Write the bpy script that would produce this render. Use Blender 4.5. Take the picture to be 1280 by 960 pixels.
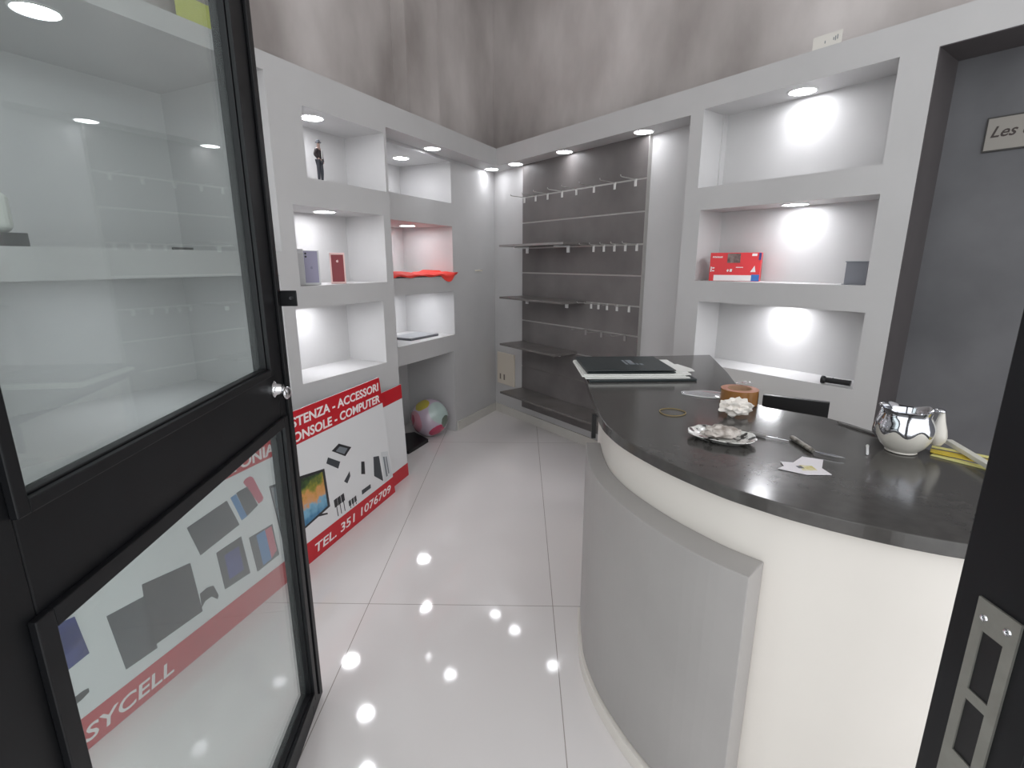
import bpy, bmesh, math, random
from mathutils import Vector, Matrix
random.seed(7)
SC = bpy.context.scene
for o in list(bpy.data.objects): bpy.data.objects.remove(o)
COL = SC.collection

# ------------------------------------------------------------------ camera
cd = bpy.data.cameras.new('camera'); cam = bpy.data.objects.new('camera', cd); COL.objects.link(cam)
cam.location = (0, 0, 1.6)
cam.rotation_euler = (math.pi/2 - math.atan(152/630), 0, 0)
cd.sensor_width = 36.0; cd.lens = 36.0*630/1280; cd.clip_start = 0.02
SC.camera = cam

# ------------------------------------------------------------------ world, light, exposure
SC.view_settings.view_transform = 'Standard'; SC.view_settings.look = 'None'
SC.view_settings.gamma = 1.0; SC.view_settings.use_curve_mapping = False
SC.view_settings.exposure = 0.0
W = bpy.data.worlds.new('world'); SC.world = W; W.use_nodes = True
bg = W.node_tree.nodes['Background']; bg.inputs[0].default_value = (0.96, 0.98, 1.0, 1); bg.inputs[1].default_value = 1.85
DISC = 52.0      # brightness of a downlight's diffuser
SPOT = 3.0       # watts of a niche downlight
SPOT_HEAD = 2.0  # watts of a downlight in the pelmet

# ------------------------------------------------------------------ materials
def srgb(h):
    h = h.lstrip('#'); v = [int(h[i:i+2], 16)/255 for i in (0, 2, 4)]
    return tuple(c/12.92 if c <= .04045 else ((c+.055)/1.055)**2.4 for c in v)+(1,)
MATS = {}
def mat(name, col, rough=.5, metal=0., coat=0., var=0., scale=8., bump=0., bscale=60., spec=.5, stretch=None, col2=None, detail=4.):
    if name in MATS: return MATS[name]
    m = bpy.data.materials.new(name); m.use_nodes = True; nt = m.node_tree; b = nt.nodes['Principled BSDF']
    c = srgb(col) if isinstance(col, str) else col
    b.inputs['Base Color'].default_value = c; b.inputs['Roughness'].default_value = rough
    b.inputs['Metallic'].default_value = metal; b.inputs['Coat Weight'].default_value = coat; b.inputs['Coat Roughness'].default_value = .04
    b.inputs['Specular IOR Level'].default_value = spec
    if var or col2 or bump:
        tc = nt.nodes.new('ShaderNodeTexCoord'); mp = nt.nodes.new('ShaderNodeMapping'); nt.links.new(tc.outputs['Object'], mp.inputs[0])
        if stretch: mp.inputs['Scale'].default_value = stretch
    if var or col2:
        n = nt.nodes.new('ShaderNodeTexNoise'); n.inputs['Scale'].default_value = scale; n.inputs['Detail'].default_value = detail
        nt.links.new(mp.outputs[0], n.inputs['Vector'])
        r = nt.nodes.new('ShaderNodeValToRGB'); nt.links.new(n.outputs[0], r.inputs[0])
        lo = srgb(col2) if col2 else tuple(x*(1-var) for x in c[:3])+(1,)
        hi = c if col2 else tuple(min(1, x*(1+var)) for x in c[:3])+(1,)
        r.color_ramp.elements[0].position = .32; r.color_ramp.elements[1].position = .68
        r.color_ramp.elements[0].color = lo; r.color_ramp.elements[1].color = hi
        nt.links.new(r.outputs[0], b.inputs['Base Color'])
    if bump:
        n2 = nt.nodes.new('ShaderNodeTexNoise'); n2.inputs['Scale'].default_value = bscale; nt.links.new(mp.outputs[0], n2.inputs['Vector'])
        bp = nt.nodes.new('ShaderNodeBump'); bp.inputs['Strength'].default_value = bump; bp.inputs['Distance'].default_value = .01
        nt.links.new(n2.outputs[0], bp.inputs['Height']); nt.links.new(bp.outputs[0], b.inputs['Normal'])
    MATS[name] = m; return m
def emit(name, col, s):
    m = bpy.data.materials.new(name); m.use_nodes = True; nt = m.node_tree; nt.nodes.clear()
    e = nt.nodes.new('ShaderNodeEmission'); e.inputs[0].default_value = col; e.inputs[1].default_value = s
    o = nt.nodes.new('ShaderNodeOutputMaterial'); nt.links.new(e.outputs[0], o.inputs[0]); return m
def clear_glass(name, tint, haze, hazecol, refl=1.0, rough=.0):
    m = bpy.data.materials.new(name); m.use_nodes = True; nt = m.node_tree; nt.nodes.clear(); N = nt.nodes.new; L = nt.links.new
    t = N('ShaderNodeBsdfTransparent'); t.inputs[0].default_value = tint
    g = N('ShaderNodeBsdfGlossy'); g.inputs['Roughness'].default_value = rough; g.inputs[0].default_value = (1, 1, 1, 1)
    d = N('ShaderNodeBsdfDiffuse'); d.inputs[0].default_value = hazecol
    fr = N('ShaderNodeFresnel'); ge = N('ShaderNodeNewGeometry'); io = N('ShaderNodeMix'); io.inputs[2].default_value = 1.45; io.inputs[3].default_value = 1/1.45
    L(ge.outputs['Backfacing'], io.inputs[0]); L(io.outputs[0], fr.inputs[0])
    ml = N('ShaderNodeMath'); ml.operation = 'MULTIPLY'; ml.inputs[1].default_value = refl; L(fr.outputs[0], ml.inputs[0])
    a = N('ShaderNodeMixShader'); a.inputs[0].default_value = haze; L(t.outputs[0], a.inputs[1]); L(d.outputs[0], a.inputs[2])
    b = N('ShaderNodeMixShader'); L(ml.outputs[0], b.inputs[0]); L(a.outputs[0], b.inputs[1]); L(g.outputs[0], b.inputs[2])
    o = N('ShaderNodeOutputMaterial'); L(b.outputs[0], o.inputs[0]); return m

M_niche = mat('painted_plasterboard', '#bdbcbc', .55, var=.03, scale=3, bump=.04, bscale=40)
M_plaster = mat('mottled_plaster', '#d6d0ce', .5, col2='#8c8582', scale=1.1, bump=.05, bscale=14, stretch=(1, 1, .55), detail=8)
M_dark = mat('dark_grey_plaster', '#6b6b6e', .55, col2='#57575a', scale=2.2, bump=.05, bscale=20, detail=8)
M_reveal = mat('charcoal_paint', '#4b4748', .6, var=.06)
M_ceil = mat('ceiling_paint', '#d2cfcc', .8, var=.03)
M_top = mat('charcoal_laminate', '#4a4846', .16, var=.12, scale=30, spec=.5)
M_cbody = mat('white_counter_paint', '#dcd7d0', .4, var=.02, scale=3)
M_cpanel = mat('grey_counter_panel', '#a19e9c', .42, var=.05, scale=2.5)
M_cedge = mat('panel_edge', '#b5ada2', .5, var=.05)
M_slat = mat('dark_slat_laminate', '#716d6c', .5, col2='#5e5a59', scale=3, detail=6)
M_slat2 = mat('dark_shelf_laminate', '#6c6866', .38, col2='#5d5956', scale=5)
M_alu = mat('brushed_aluminium', '#b9b7b4', .35, .7)
M_edge = mat('grey_edge_band', '#8b8886', .45)
M_white = mat('white_plastic', '#e8e8e8', .4)
M_hook = mat('pale_plastic_hook', '#c9c8c6', .35)
M_black = mat('black_steel', '#0e0f12', .45, 0, var=.2, scale=14, spec=.35)
M_blk = mat('black_plastic', '#0d0d0f', .4)
M_chrome = mat('chrome', '#d8d9dc', .08, 1.)
M_zinc = mat('zinc_plate', '#8d8d86', .4, .55, var=.08, scale=40)
M_red = mat('sign_red', '#c4202b', .35)
M_signw = mat('sign_white', '#e4e5e6', .3)
M_letter = mat('sign_lettering', '#f4efee', .4)
M_cream = mat('cream_plastic', '#cfc6b8', .5)

# ------------------------------------------------------------------ mesh helpers
class MB:
    """collects shapes in local coordinates and links them as one mesh object"""
    def __init__(s): s.bm = bmesh.new(); s.smooth = False
    def box(s, x0, x1, y0, y1, z0, z1, M=None):
        vs = [s.bm.verts.new((x, y, z)) for z in (z0, z1) for x, y in ((x0, y0), (x1, y0), (x1, y1), (x0, y1))]
        if M is not None:
            for v in vs: v.co = M @ v.co
        for f in ((3, 2, 1, 0), (4, 5, 6, 7), (0, 1, 5, 4), (1, 2, 6, 5), (2, 3, 7, 6), (3, 0, 4, 7)): s.bm.faces.new([vs[i] for i in f])
        return s
    def prism(s, pts, z0, z1, M=None):
        n = len(pts); a = [s.bm.verts.new((p[0], p[1], z0)) for p in pts]; b = [s.bm.verts.new((p[0], p[1], z1)) for p in pts]
        if M is not None:
            for v in a+b: v.co = M @ v.co
        s.bm.faces.new(a[::-1]); s.bm.faces.new(b)
        for i in range(n): s.bm.faces.new((a[i], a[(i+1) % n], b[(i+1) % n], b[i]))
        return s
    def lathe(s, prof, seg=32, M=None, arc=None):
        rings = []
        for r, z in prof:
            ring = [s.bm.verts.new((r*math.cos(2*math.pi*k/seg), r*math.sin(2*math.pi*k/seg), z)) for k in range(seg)] if r > 1e-6 else [s.bm.verts.new((0, 0, z))]
            if M is not None:
                for v in ring: v.co = M @ v.co
            rings.append(ring)
        for a, b in zip(rings, rings[1:]):
            for k in range(seg):
                k2 = (k+1) % seg
                if len(a) == 1 and len(b) == 1: continue
                if len(a) == 1: s.bm.faces.new((a[0], b[k2], b[k]))
                elif len(b) == 1: s.bm.faces.new((a[k], a[k2], b[0]))
                else: s.bm.faces.new((a[k], a[k2], b[k2], b[k]))
        s.smooth = True; return s
    def tube(s, pts, r, seg=10, closed=False):
        pts = [Vector(p) for p in pts]; n = len(pts); rings = []; rr = r if isinstance(r, (list, tuple)) else [r]*n
        prev = None
        for i, p in enumerate(pts):
            if closed: t = pts[(i+1) % n]-pts[i-1]
            else: t = pts[min(n-1, i+1)]-pts[max(0, i-1)]
            t.normalize()
            ref = prev if prev is not None else (Vector((0, 0, 1)) if abs(t.z) < .9 else Vector((1, 0, 0)))
            u = ref-t*ref.dot(t)
            if u.length < 1e-5: u = t.orthogonal()
            u.normalize(); prev = u; w = t.cross(u)
            rings.append([s.bm.verts.new(p+(u*math.cos(2*math.pi*k/seg)+w*math.sin(2*math.pi*k/seg))*rr[i]) for k in range(seg)])
        pairs = list(zip(rings, rings[1:]))+([(rings[-1], rings[0])] if closed else [])
        for a, b in pairs:
            for k in range(seg): s.bm.faces.new((a[k], a[(k+1) % seg], b[(k+1) % seg], b[k]))
        if not closed: s.bm.faces.new(rings[0][::-1]); s.bm.faces.new(rings[-1])
        s.smooth = True; return s
    def ball(s, c, r, seg=20, rings=12, sc=(1, 1, 1)):
        M = Matrix.Translation(c) @ Matrix.Diagonal((*sc, 1))
        return s.lathe([(max(0., r*math.sin(math.pi*i/rings)) if 0 < i < rings else 0., -r*math.cos(math.pi*i/rings)) for i in range(rings+1)], seg, M)
    def build(s, name, m, parent=None, M=None, bevel=0, smooth=None, seg=2, recalc=True):
        if recalc: bmesh.ops.recalc_face_normals(s.bm, faces=s.bm.faces)
        me = bpy.data.meshes.new(name); s.bm.to_mesh(me); s.bm.free()
        ms = m if isinstance(m, (list, tuple)) else [m]
        for q in ms: me.materials.append(q)
        o = bpy.data.objects.new(name, me); COL.objects.link(o)
        sm = s.smooth if smooth is None else smooth
        if sm:
            for p in me.polygons: p.use_smooth = True
            try: me.set_sharp_from_angle(angle=math.radians(42))
            except Exception: pass
        if bevel:
            b = o.modifiers.new('bevel', 'BEVEL'); b.width = bevel; b.segments = seg; b.limit_method = 'ANGLE'; b.angle_limit = math.radians(50)
        if M is not None: o.matrix_world = M
        if parent is not None: o.parent = parent
        return o
def tag(o, label, cat, group=None, kind=None):
    o['label'] = label; o['category'] = cat
    if group: o['group'] = group
    if kind: o['kind'] = kind
    return o
def thing(name, label, cat, loc=(0, 0, 0), rz=0., group=None):
    o = bpy.data.objects.new(name, None); COL.objects.link(o); o.empty_display_size = .05
    o.location = loc; o.rotation_euler = (0, 0, rz); return tag(o, label, cat, group)
def struct(o, label=None, cat=None):
    o['kind'] = 'structure'
    if label: o['label'] = label
    if cat: o['category'] = cat
    return o
def text_mesh(txt, size, shear=.0, offset=.0, ext=.0004, align='LEFT', width=None):
    c = bpy.data.curves.new('t', 'FONT'); c.body = txt; c.size = size; c.shear = shear; c.offset = offset; c.extrude = ext; c.align_x = align
    c.resolution_u = 3
    o = bpy.data.objects.new('t', c); COL.objects.link(o); bpy.context.view_layer.update()
    dg = bpy.context.evaluated_depsgraph_get(); me = bpy.data.meshes.new_from_object(o.evaluated_get(dg)); bpy.data.objects.remove(o)
    if width:
        xs = [v.co.x for v in me.vertices]; w = max(xs)-min(xs); x0 = min(xs); x1 = max(xs)
        for v in me.vertices:
            v.co.x = ((v.co.x-x0) if align == 'LEFT' else (v.co.x-x1))*width/w
    return me
def add_text(bm, me, M):
    n0 = len(bm.verts); bm.from_mesh(me); bm.verts.ensure_lookup_table()
    for v in bm.verts[n0:]: v.co = M @ v.co
def copy_tree(o, parent=None):
    c = o.copy(); COL.objects.link(c); c.parent = parent
    for ch in list(o.children): copy_tree(ch, c)
    return c

# ------------------------------------------------------------------ the two shop walls (u along wall from the far corner, f out of the wall, z up)
P0 = Vector((-.18, 5.41, 0))
DR, NR = Vector((.595, -.8036, 0)).normalized(), Vector((-.8036, -.595, 0)).normalized()
DL, NL = Vector((-.4427, -.8967, 0)).normalized(), Vector((.8967, -.4427, 0)).normalized()
AR, AL = math.atan2(DR.y, DR.x), math.atan2(DL.y, DL.x)
def RW(u, f, z): return P0+DR*u+NR*f+Vector((0, 0, z))
def LW(u, f, z): return P0+DL*u+NL*f+Vector((0, 0, z))
ZV = Vector((0, 0, 1))
def frame(D, N):   # maps (u, f, z) to the world
    return Matrix(((D.x, N.x, 0, P0.x), (D.y, N.y, 0, P0.y), (0, 0, 1, 0), (0, 0, 0, 1)))
MR, ML = frame(DR, NR), frame(DL, NL)
def grid(mb, M, us, z0, z1, f0, f1, holes):
    """boxes filling [us0..us1] x [z0..z1] between depths f0..f1, but for the openings"""
    U = sorted(set([us[0], us[1]]+[min(max(h[i], us[0]), us[1]) for h in holes for i in (0, 1)])); Z = sorted(set([z0, z1]+[min(max(h[i], z0), z1) for h in holes for i in (2, 3)]))
    for a, b in zip(U, U[1:]):
        run = None
        for c, d in zip(Z, Z[1:]):
            um, zm = (a+b)/2, (c+d)/2
            solid = not any(h[0] < um < h[1] and h[2] < zm < h[3] for h in holes)
            if solid: run = [c, d] if run is None else [run[0], d]
            if (not solid or d == Z[-1]) and run: mb.box(a, b, f0, f1, run[0], run[1], M); run = None
ZH0, ZH1 = 2.47, 2.62     # pelmet
# openings
L2 = [(.80, 2.2, 2.106, 2.447), (.80, 2.2, 1.48, 1.912), (.80, 2.2, .945, 1.345), (.83, 2.2, -.1, .79)]
L1 = [(1.91, 2.58, 2.062, 2.428), (1.955, 2.70, 1.468, 1.908), (2.01, 2.75, .909, 1.342)]
LWD = [(2.80, 4.75, 1.655, 2.535), (2.83, 4.75, .87, 1.535)]
R1 = [(2.49, 3.46, 2.043, 2.485), (2.52, 3.47, 1.488, 1.912), (2.56, 3.487, .969, 1.36)]
w = MB()
grid(w, ML, (0, 1.885), 0, ZH0, -.55, 0, L2)                       # far bay, set back
w.box(.6, 2.2, -.62, -.55, 0, ZH0+.1, ML)
grid(w, ML, (1.885, 2.79), 0, ZH1, -.14, .2, L1)                   # pier of phone niches
w.box(1.885, 2.79, -.22, -.14, 0, ZH1, ML); w.box(1.885, 1.9, -.6, -.14, 0, ZH1, ML)
grid(w, ML, (2.79, 5.2), 0, ZH1, -.66, .2, LWD)                    # deep display bay
w.box(2.79, 5.2, -.74, -.66, 0, ZH1, ML)
w.build('wall_left', M_niche); struct(bpy.data.objects['wall_left'])
cx = None
# pelmet over the far corner: mitred ring
a = P0+NL*.2; b = P0+NR*.2
den = DL.x*DR.y-DL.y*DR.x; dd = b-a; tt = (dd.x*DR.y-dd.y*DR.x)/den; CC = a+DL*tt
pel = MB()
pel.prism([P0[:2], LW(1.886, 0, 0)[:2], LW(1.886, .2, 0)[:2], CC[:2]], ZH0, ZH1)
pel.prism([P0[:2], CC[:2], RW(2.402, .2, 0)[:2], RW(2.402, 0, 0)[:2]], ZH0, ZH1)
struct(pel.build('trim_1', M_niche))
w = MB()
w.box(-.1, 2.5, -.12, 0, 0, ZH1, MR)
grid(w, MR, (2.40, 3.60), 0, ZH1, -.045, .2, R1)
w.box(2.40, 3.60, -.12, -.045, 0, ZH1, MR)
w.box(3.60, 6.3, -.12, .2, 2.485, ZH1, MR)
struct(w.build('wall_right', M_niche))
w = MB(); w.box(3.60, 6.3, -.14, -.06, 0, 2.6, MR)
struct(w.build('wall_back', M_dark))
w = MB(); w.box(3.60, 3.604, -.06, .199, 0, 2.485, MR); w.box(3.604, 6.3, -.06, .199, 2.481, 2.485, MR)
struct(w.build('trim_2', M_reveal))
ZC = 4.5
w = MB(); w.box(-.12, 5.2, -.12, 0, ZH1, ZC, ML); w.box(1.12, 1.52, 0, .12, ZH1, ZC, ML)
w.box(-.12, 6.3, -.12, 0, ZH1, ZC, MR)
w.box(0, 5.2, -.7, -.1, ZH1-.02, ZH1+.02, ML)
struct(w.build('wall_upper', M_plaster))
w = MB(); w.box(-5, 5, -.4, 7, ZC, ZC+.1); struct(w.build('ceiling', M_ceil))
# skirting tiles of the far corner
M_skirt = mat('skirting_tile', '#c9c6c0', .2, var=.03)
w = MB(); w.box(0.012, .80, .0005, .012, 0, .09, ML); struct(w.build('baseboard_left', M_skirt))
w = MB(); w.box(0.0, 2.40, .0005, .012, 0, .09, MR); struct(w.build('baseboard_right', M_skirt))

# floor: big polished tiles
mf = bpy.data.materials.new('polished_tiles'); mf.use_nodes = True; nt = mf.node_tree; B = nt.nodes['Principled BSDF']; N = nt.nodes.new; LK = nt.links.new
B.inputs['Roughness'].default_value = .06; B.inputs['Specular IOR Level'].default_value = .62
tc = N('ShaderNodeTexCoord'); mp = N('ShaderNodeMapping'); LK(tc.outputs['Object'], mp.inputs[0]); mp.inputs['Rotation'].default_value = (0, 0, math.radians(1.1))
sx = N('ShaderNodeSeparateXYZ'); LK(mp.outputs[0], sx.inputs[0])
def groove(sock, off, size, wid):
    m1 = N('ShaderNodeMath'); m1.operation = 'SUBTRACT'; LK(sock, m1.inputs[0]); m1.inputs[1].default_value = off-size/2
    m2 = N('ShaderNodeMath'); m2.operation = 'FLOORED_MODULO'; LK(m1.outputs[0], m2.inputs[0]); m2.inputs[1].default_value = size
    m3 = N('ShaderNodeMath'); m3.operation = 'SUBTRACT'; LK(m2.outputs[0], m3.inputs[0]); m3.inputs[1].default_value = size/2
    m4 = N('ShaderNodeMath'); m4.operation = 'ABSOLUTE'; LK(m3.outputs[0], m4.inputs[0])
    m5 = N('ShaderNodeMath'); m5.operation = 'LESS_THAN'; LK(m4.outputs[0], m5.inputs[0]); m5.inputs[1].default_value = wid/2
    return m5.outputs[0]
g1 = groove(sx.outputs[0], .155, .886, .0036); g2 = groove(sx.outputs[1], 2.10, 2.25, .0036)
mx = N('ShaderNodeMath'); mx.operation = 'MAXIMUM'; LK(g1, mx.inputs[0]); LK(g2, mx.inputs[1])
no = N('ShaderNodeTexNoise'); no.inputs['Scale'].default_value = 1.6; no.inputs['Detail'].default_value = 5; LK(mp.outputs[0], no.inputs['Vector'])
rp = N('ShaderNodeValToRGB'); LK(no.outputs[0], rp.inputs[0]); rp.color_ramp.elements[0].color = srgb('#dcd7d6'); rp.color_ramp.elements[1].color = srgb('#e4e0df')
mc = N('ShaderNodeMix'); mc.data_type = 'RGBA'; LK(mx.outputs[0], mc.inputs[0]); LK(rp.outputs[0], mc.inputs[6]); mc.inputs[7].default_value = srgb('#a09993')
LK(mc.outputs[2], B.inputs['Base Color'])
w = MB(); w.box(-5, 5, -1.2, 7, -.08, 0); struct(w.build('floor', mf))

# ------------------------------------------------------------------ downlights
M_disc = emit('lamp_diffuser', (.95, .96, 1, 1), DISC)
M_disc2 = emit('pelmet_lamp_diffuser', (.95, .96, 1, 1), DISC*.42)
M_ring = mat('lamp_ring', '#e2e2e2', .4)
def downlight(p, label, power, grp, r=.06, ang=125):
    t = thing('recessed_downlight', label, 'ceiling light', p, 0, grp)
    MB().lathe([(r, -.001), (r+.006, -.006), (r+.012, -.004), (r+.014, 0), (r, 0)], 28).build('rim', M_ring, t)
    MB().lathe([(0, -.0035), (r, -.0035), (r, -.0005), (0, -.0005)], 28).build('diffuser', M_disc2 if 'pelmet' in grp else M_disc, t)
    l = bpy.data.lights.new('lamp', 'SPOT'); l.energy = power; l.spot_size = math.radians(ang); l.spot_blend = 1.0; l.shadow_soft_size = .035
    l.color = (.95, .96, 1)
    o = bpy.data.objects.new('lamp', l); COL.objects.link(o); o.location = (0, 0, -.012); o.parent = t
    return t
GN, GP = 'downlights in the niche ceilings', 'downlights in the pelmet over the far corner'
downlight(LW(2.38, .06, 2.428), 'round white downlight lit in the niche of the small standing figure', SPOT, GN)
downlight(LW(2.33, .05, 1.908), 'round white downlight lit above the two small phone boxes', SPOT, GN)
downlight(LW(2.42, .03, 1.342), 'round white downlight hidden in the empty niche above the big banner', SPOT, GN)
downlight(LW(1.12, -.28, 2.447), 'round white downlight in the niche two above the red cloth', SPOT, GN)
downlight(LW(1.06, -.29, 1.912), 'round white downlight lit just above the red cloth', SPOT*.8, GN)
downlight(LW(1.06, -.28, 1.345), 'round white downlight hidden above the grey laptop on the ledge', SPOT*1.3, GN)
downlight(RW(2.99, .07, 2.485), 'round white downlight in the top niche behind the counter', SPOT, GN)
downlight(RW(3.03, .08, 1.912), 'round white downlight in the niche of the red box', SPOT, GN)
downlight(RW(3.02, .06, 1.36), 'round white downlight hidden in the lowest niche behind the counter', SPOT, GN)
downlight(LW(3.60, -.05, 2.535), 'largest round downlight, behind the glass door in the deep display bay', SPOT*.8, GN, r=.07)
downlight(LW(3.40, -.25, 1.535), 'round downlight hidden under the display shelf behind the glass door', SPOT*1.1, GN)
downlight(LW(1.21, .10, ZH0), 'pelmet downlight just left of the far corner, over the red cloth bay', SPOT_HEAD*.7, GP)
downlight(LW(.21, .085, ZH0), 'pelmet downlight nearest the far corner on the white wall', SPOT_HEAD, GP)
downlight(RW(.52, .12, ZH0), 'pelmet downlight at the far left top of the dark slat panel', SPOT_HEAD*.8, GP)
downlight(RW(1.17, .115, ZH0), 'pelmet downlight over the middle of the dark slat panel', SPOT_HEAD*.8, GP)
downlight(RW(1.97, .115, ZH0), 'pelmet downlight at the right edge of the dark slat panel, half hidden by the pelmet', SPOT_HEAD*.8, GP)

# ------------------------------------------------------------------ slat panel with hooks and shelves
def on(M):   # world matrix of a wall frame as empties' rotation
    return M
sl = thing('slat_wall_panel', 'dark grey slat wall panel hung in the far corner with pale grooves', 'slat panel', RW(.51, 0.0, .16), AR)
# local: x along wall, -y out of the wall
PW, PH = 1.445, 2.475-.16
ZG = [2.185, 1.96, 1.73, 1.503, 1.275, 1.048, .82, .59]
z0 = 0.
for zg in ZG[::-1]+[None]:
    z1 = PH if zg is None else zg-.16-.006
    MB().box(0, PW, -.03, -.0005, z0, z1).build('slat_board', M_slat, sl, bevel=.0015)
    if zg: MB().box(0.002, PW-.002, -.027, -.001, z1, z1+.012).build('groove_rail', M_alu if zg not in (.59,) else M_slat2, sl)
    z0 = z1+.012
MB().box(PW, PW+.006, -.032, -.0005, 0, PH).build('edge_strip', M_alu, sl)
def slat_shelf(u0, u1, z, dep, label):
    t = thing('display_shelf', label, 'shelf', RW(u0, .0305, z), AR, 'shelves on the slat panel')
    if z < 1.7: bandm = M_slat2
    else: bandm = M_edge
    MB().box(0, u1-u0, -dep, 0, -.018, 0).build('shelf_board', M_slat2, t, bevel=.001)
    MB().box(0, u1-u0, -dep-.0015, -dep, -.018, -.0003).build('edge_band', bandm, t)
    for x in (.07, u1-u0-.24):
        MB().box(x, x+.03, -dep*.6, 0, -.03, -.0185).box(x, x+.03, -.014, 0, -.075, -.03).build('bracket', M_white, t, bevel=.001)
    return t
slat_shelf(.51, 1.385, 1.757, .27, 'topmost short dark shelf on the slat panel')
slat_shelf(.51, 1.385, 1.286, .27, 'second short dark shelf down the slat panel')
slat_shelf(.51, 1.30, .842, .27, 'lowest short dark shelf on the slat panel')
slat_shelf(.51, 1.955, .362, .27, 'full width dark shelf across the bottom of the slat panel')
hk = None
ROWS = [(2.185, [.543, .707, .874, 1.062, 1.237, 1.437, 1.655, 1.855], 'hook in the top row of the slat panel', 'hooks in the top row', M_hook),
        (1.73, [1.457, 1.57, 1.68, 1.79, 1.9], 'hook beside the topmost short shelf', 'hooks beside the top shelf', M_hook),
        (1.275, [1.453, 1.536, 1.63, 1.735, 1.858], 'hook beside the second short shelf', 'hooks beside the second shelf', M_hook),
        (1.048, [1.40, 1.58, 1.83], 'dark hook in the row between the shelves', 'dark hooks', M_edge)]
LABS = [['far left', 'second from the far left', 'third from the far left', 'fourth from the far left', 'fourth from the right', 'third from the right', 'second from the right', 'far right'],
        ['leftmost', 'second', 'middle', 'fourth', 'rightmost'], ['leftmost', 'second', 'middle', 'fourth', 'rightmost'], ['leftmost', 'middle', 'rightmost']]
for ri, (z, us, lab, grp, m) in enumerate(ROWS):
    proto = None
    for k, u in enumerate(us):
        L = LABS[ri][k]+(' pale ' if m is M_hook else ' ')+lab
        if proto is None:
            t = thing('display_hook', L, 'hook', RW(u, .031, z), AR, grp); proto = t
            MB().box(-.011, .011, -.005, 0, -.048, .004).build('clip', m, t, bevel=.001)
            MB().tube([(0, -.004, 0), (0, -.05, .001), (0, -.15, .004), (0, -.162, .008), (0, -.166, .018)], .0032, 8).build('prong', M_alu if m is M_hook else m, t)
        else:
            t = copy_tree(proto); t.location = RW(u, .031, z); t['label'] = L

# ------------------------------------------------------------------ counter
TOP = 1.04
front = [(.336, 1.939), (.331, 1.82), (.334, 1.713), (.358, 1.585), (.397, 1.474), (.457, 1.346), (.541, 1.213), (.606, 1.14), (.676, 1.075), (.775, 1.005), (.859, .957), (.95, .919), (1.08, .885), (1.25, .86)]
rear = [(1.44, .86), (1.42, 1.0), (1.35, 1.22), (1.24, 1.61), (1.206, 1.713), (1.165, 1.795), (1.09, 1.86), (1.01, 1.93), (.995, 2.03), (1.055, 2.289), (1.131, 2.59), (1.235, 3.10), (.411, 3.002), (.364, 2.405)]
def offset(poly, d, closed=False):
    r = []; n = len(poly)
    for i, p in enumerate(poly):
        a, b = (poly[i-1], poly[(i+1) % n]) if closed else (poly[max(0, i-1)], poly[min(n-1, i+1)])
        tx, ty = b[0]-a[0], b[1]-a[1]; l = math.hypot(tx, ty); r.append((p[0]+ty/l*d, p[1]-tx/l*d))
    return r
def smooth_poly(pts, n=4):   # Catmull-Rom
    out = []
    for i in range(len(pts)-1):
        p = [Vector(pts[max(0, i-1)]), Vector(pts[i]), Vector(pts[i+1]), Vector(pts[min(len(pts)-1, i+2)])]
        for k in range(n):
            t = k/n; out.append(tuple(.5*((2*p[1])+(p[2]-p[0])*t+(2*p[0]-5*p[1]+4*p[2]-p[3])*t*t+(3*p[1]-p[0]-3*p[2]+p[3])*t**3)))
    out.append(tuple(pts[-1])); return out
fs = smooth_poly(front)
# outline runs front (far tip to near right), then back round; counter clockwise seen from above
ct = thing('reception_counter', 'curved white reception counter with charcoal worktop and grey front panel', 'counter', (.9, 1.6, 0))
TC = Matrix.Translation((-.9, -1.6, 0))
tp = MB(); tp.prism(fs+rear, TOP-.036, TOP, TC); tp.build('worktop', M_top, ct, bevel=.003)
outl = fs+rear; bod = [(.53, 2.95) if p == rear[-2] else (.44, 2.405) if p == rear[-1] else q for p, q in zip(outl, offset(outl, -.03, True))]
bd = MB(); bd.prism(bod, 0, TOP-.0365, TC); bd.build('counter_body', M_cbody, ct, smooth=True)
arc = [p for p in fs if p[0] < .625 or p[1] > 1.2]
arc = [(.345, 2.02)]+arc[1:]
def flare(poly, d0, d1):   # stand-off growing from the far tip to the near end
    n = len(poly)-1; a, b = offset(poly, d0), offset(poly, d1); q = [min(1, i/n*1.25) for i in range(n+1)]
    return [(u[0]+(v[0]-u[0])*t, u[1]+(v[1]-u[1])*t) for u, v, t in zip(a, b, q)]
pi_, po = offset(arc, -.029), flare(arc, .03, .068)
pp = MB(); pp.prism(pi_+po[::-1], .055, .858, TC); pp.build('front_panel', M_cpanel, ct, bevel=.003)
sk = flare(arc, .042, .083)+[q for q, p in zip(offset(fs, .02), fs) if p[0] >= .66]; sk2 = offset(arc+[p for p in fs if p[0] >= .66], -.029)
pp = MB(); pp.prism(sk2+sk[::-1], 0, .052, TC); pp.build('skirting', M_cbody, ct, bevel=.002)
pp = MB(); pp.box(.325, .342, 1.952, 1.966, .9, TOP-.037, TC); pp.build('end_strip', M_blk, ct)
ish = MB(); ish.prism([(1.02, 1.94), (1.20, 1.74), (1.50, 1.95), (1.30, 2.25), (1.06, 2.24)], .70, .73, TC); ish.build('inner_shelf', M_cbody, ct)

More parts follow.
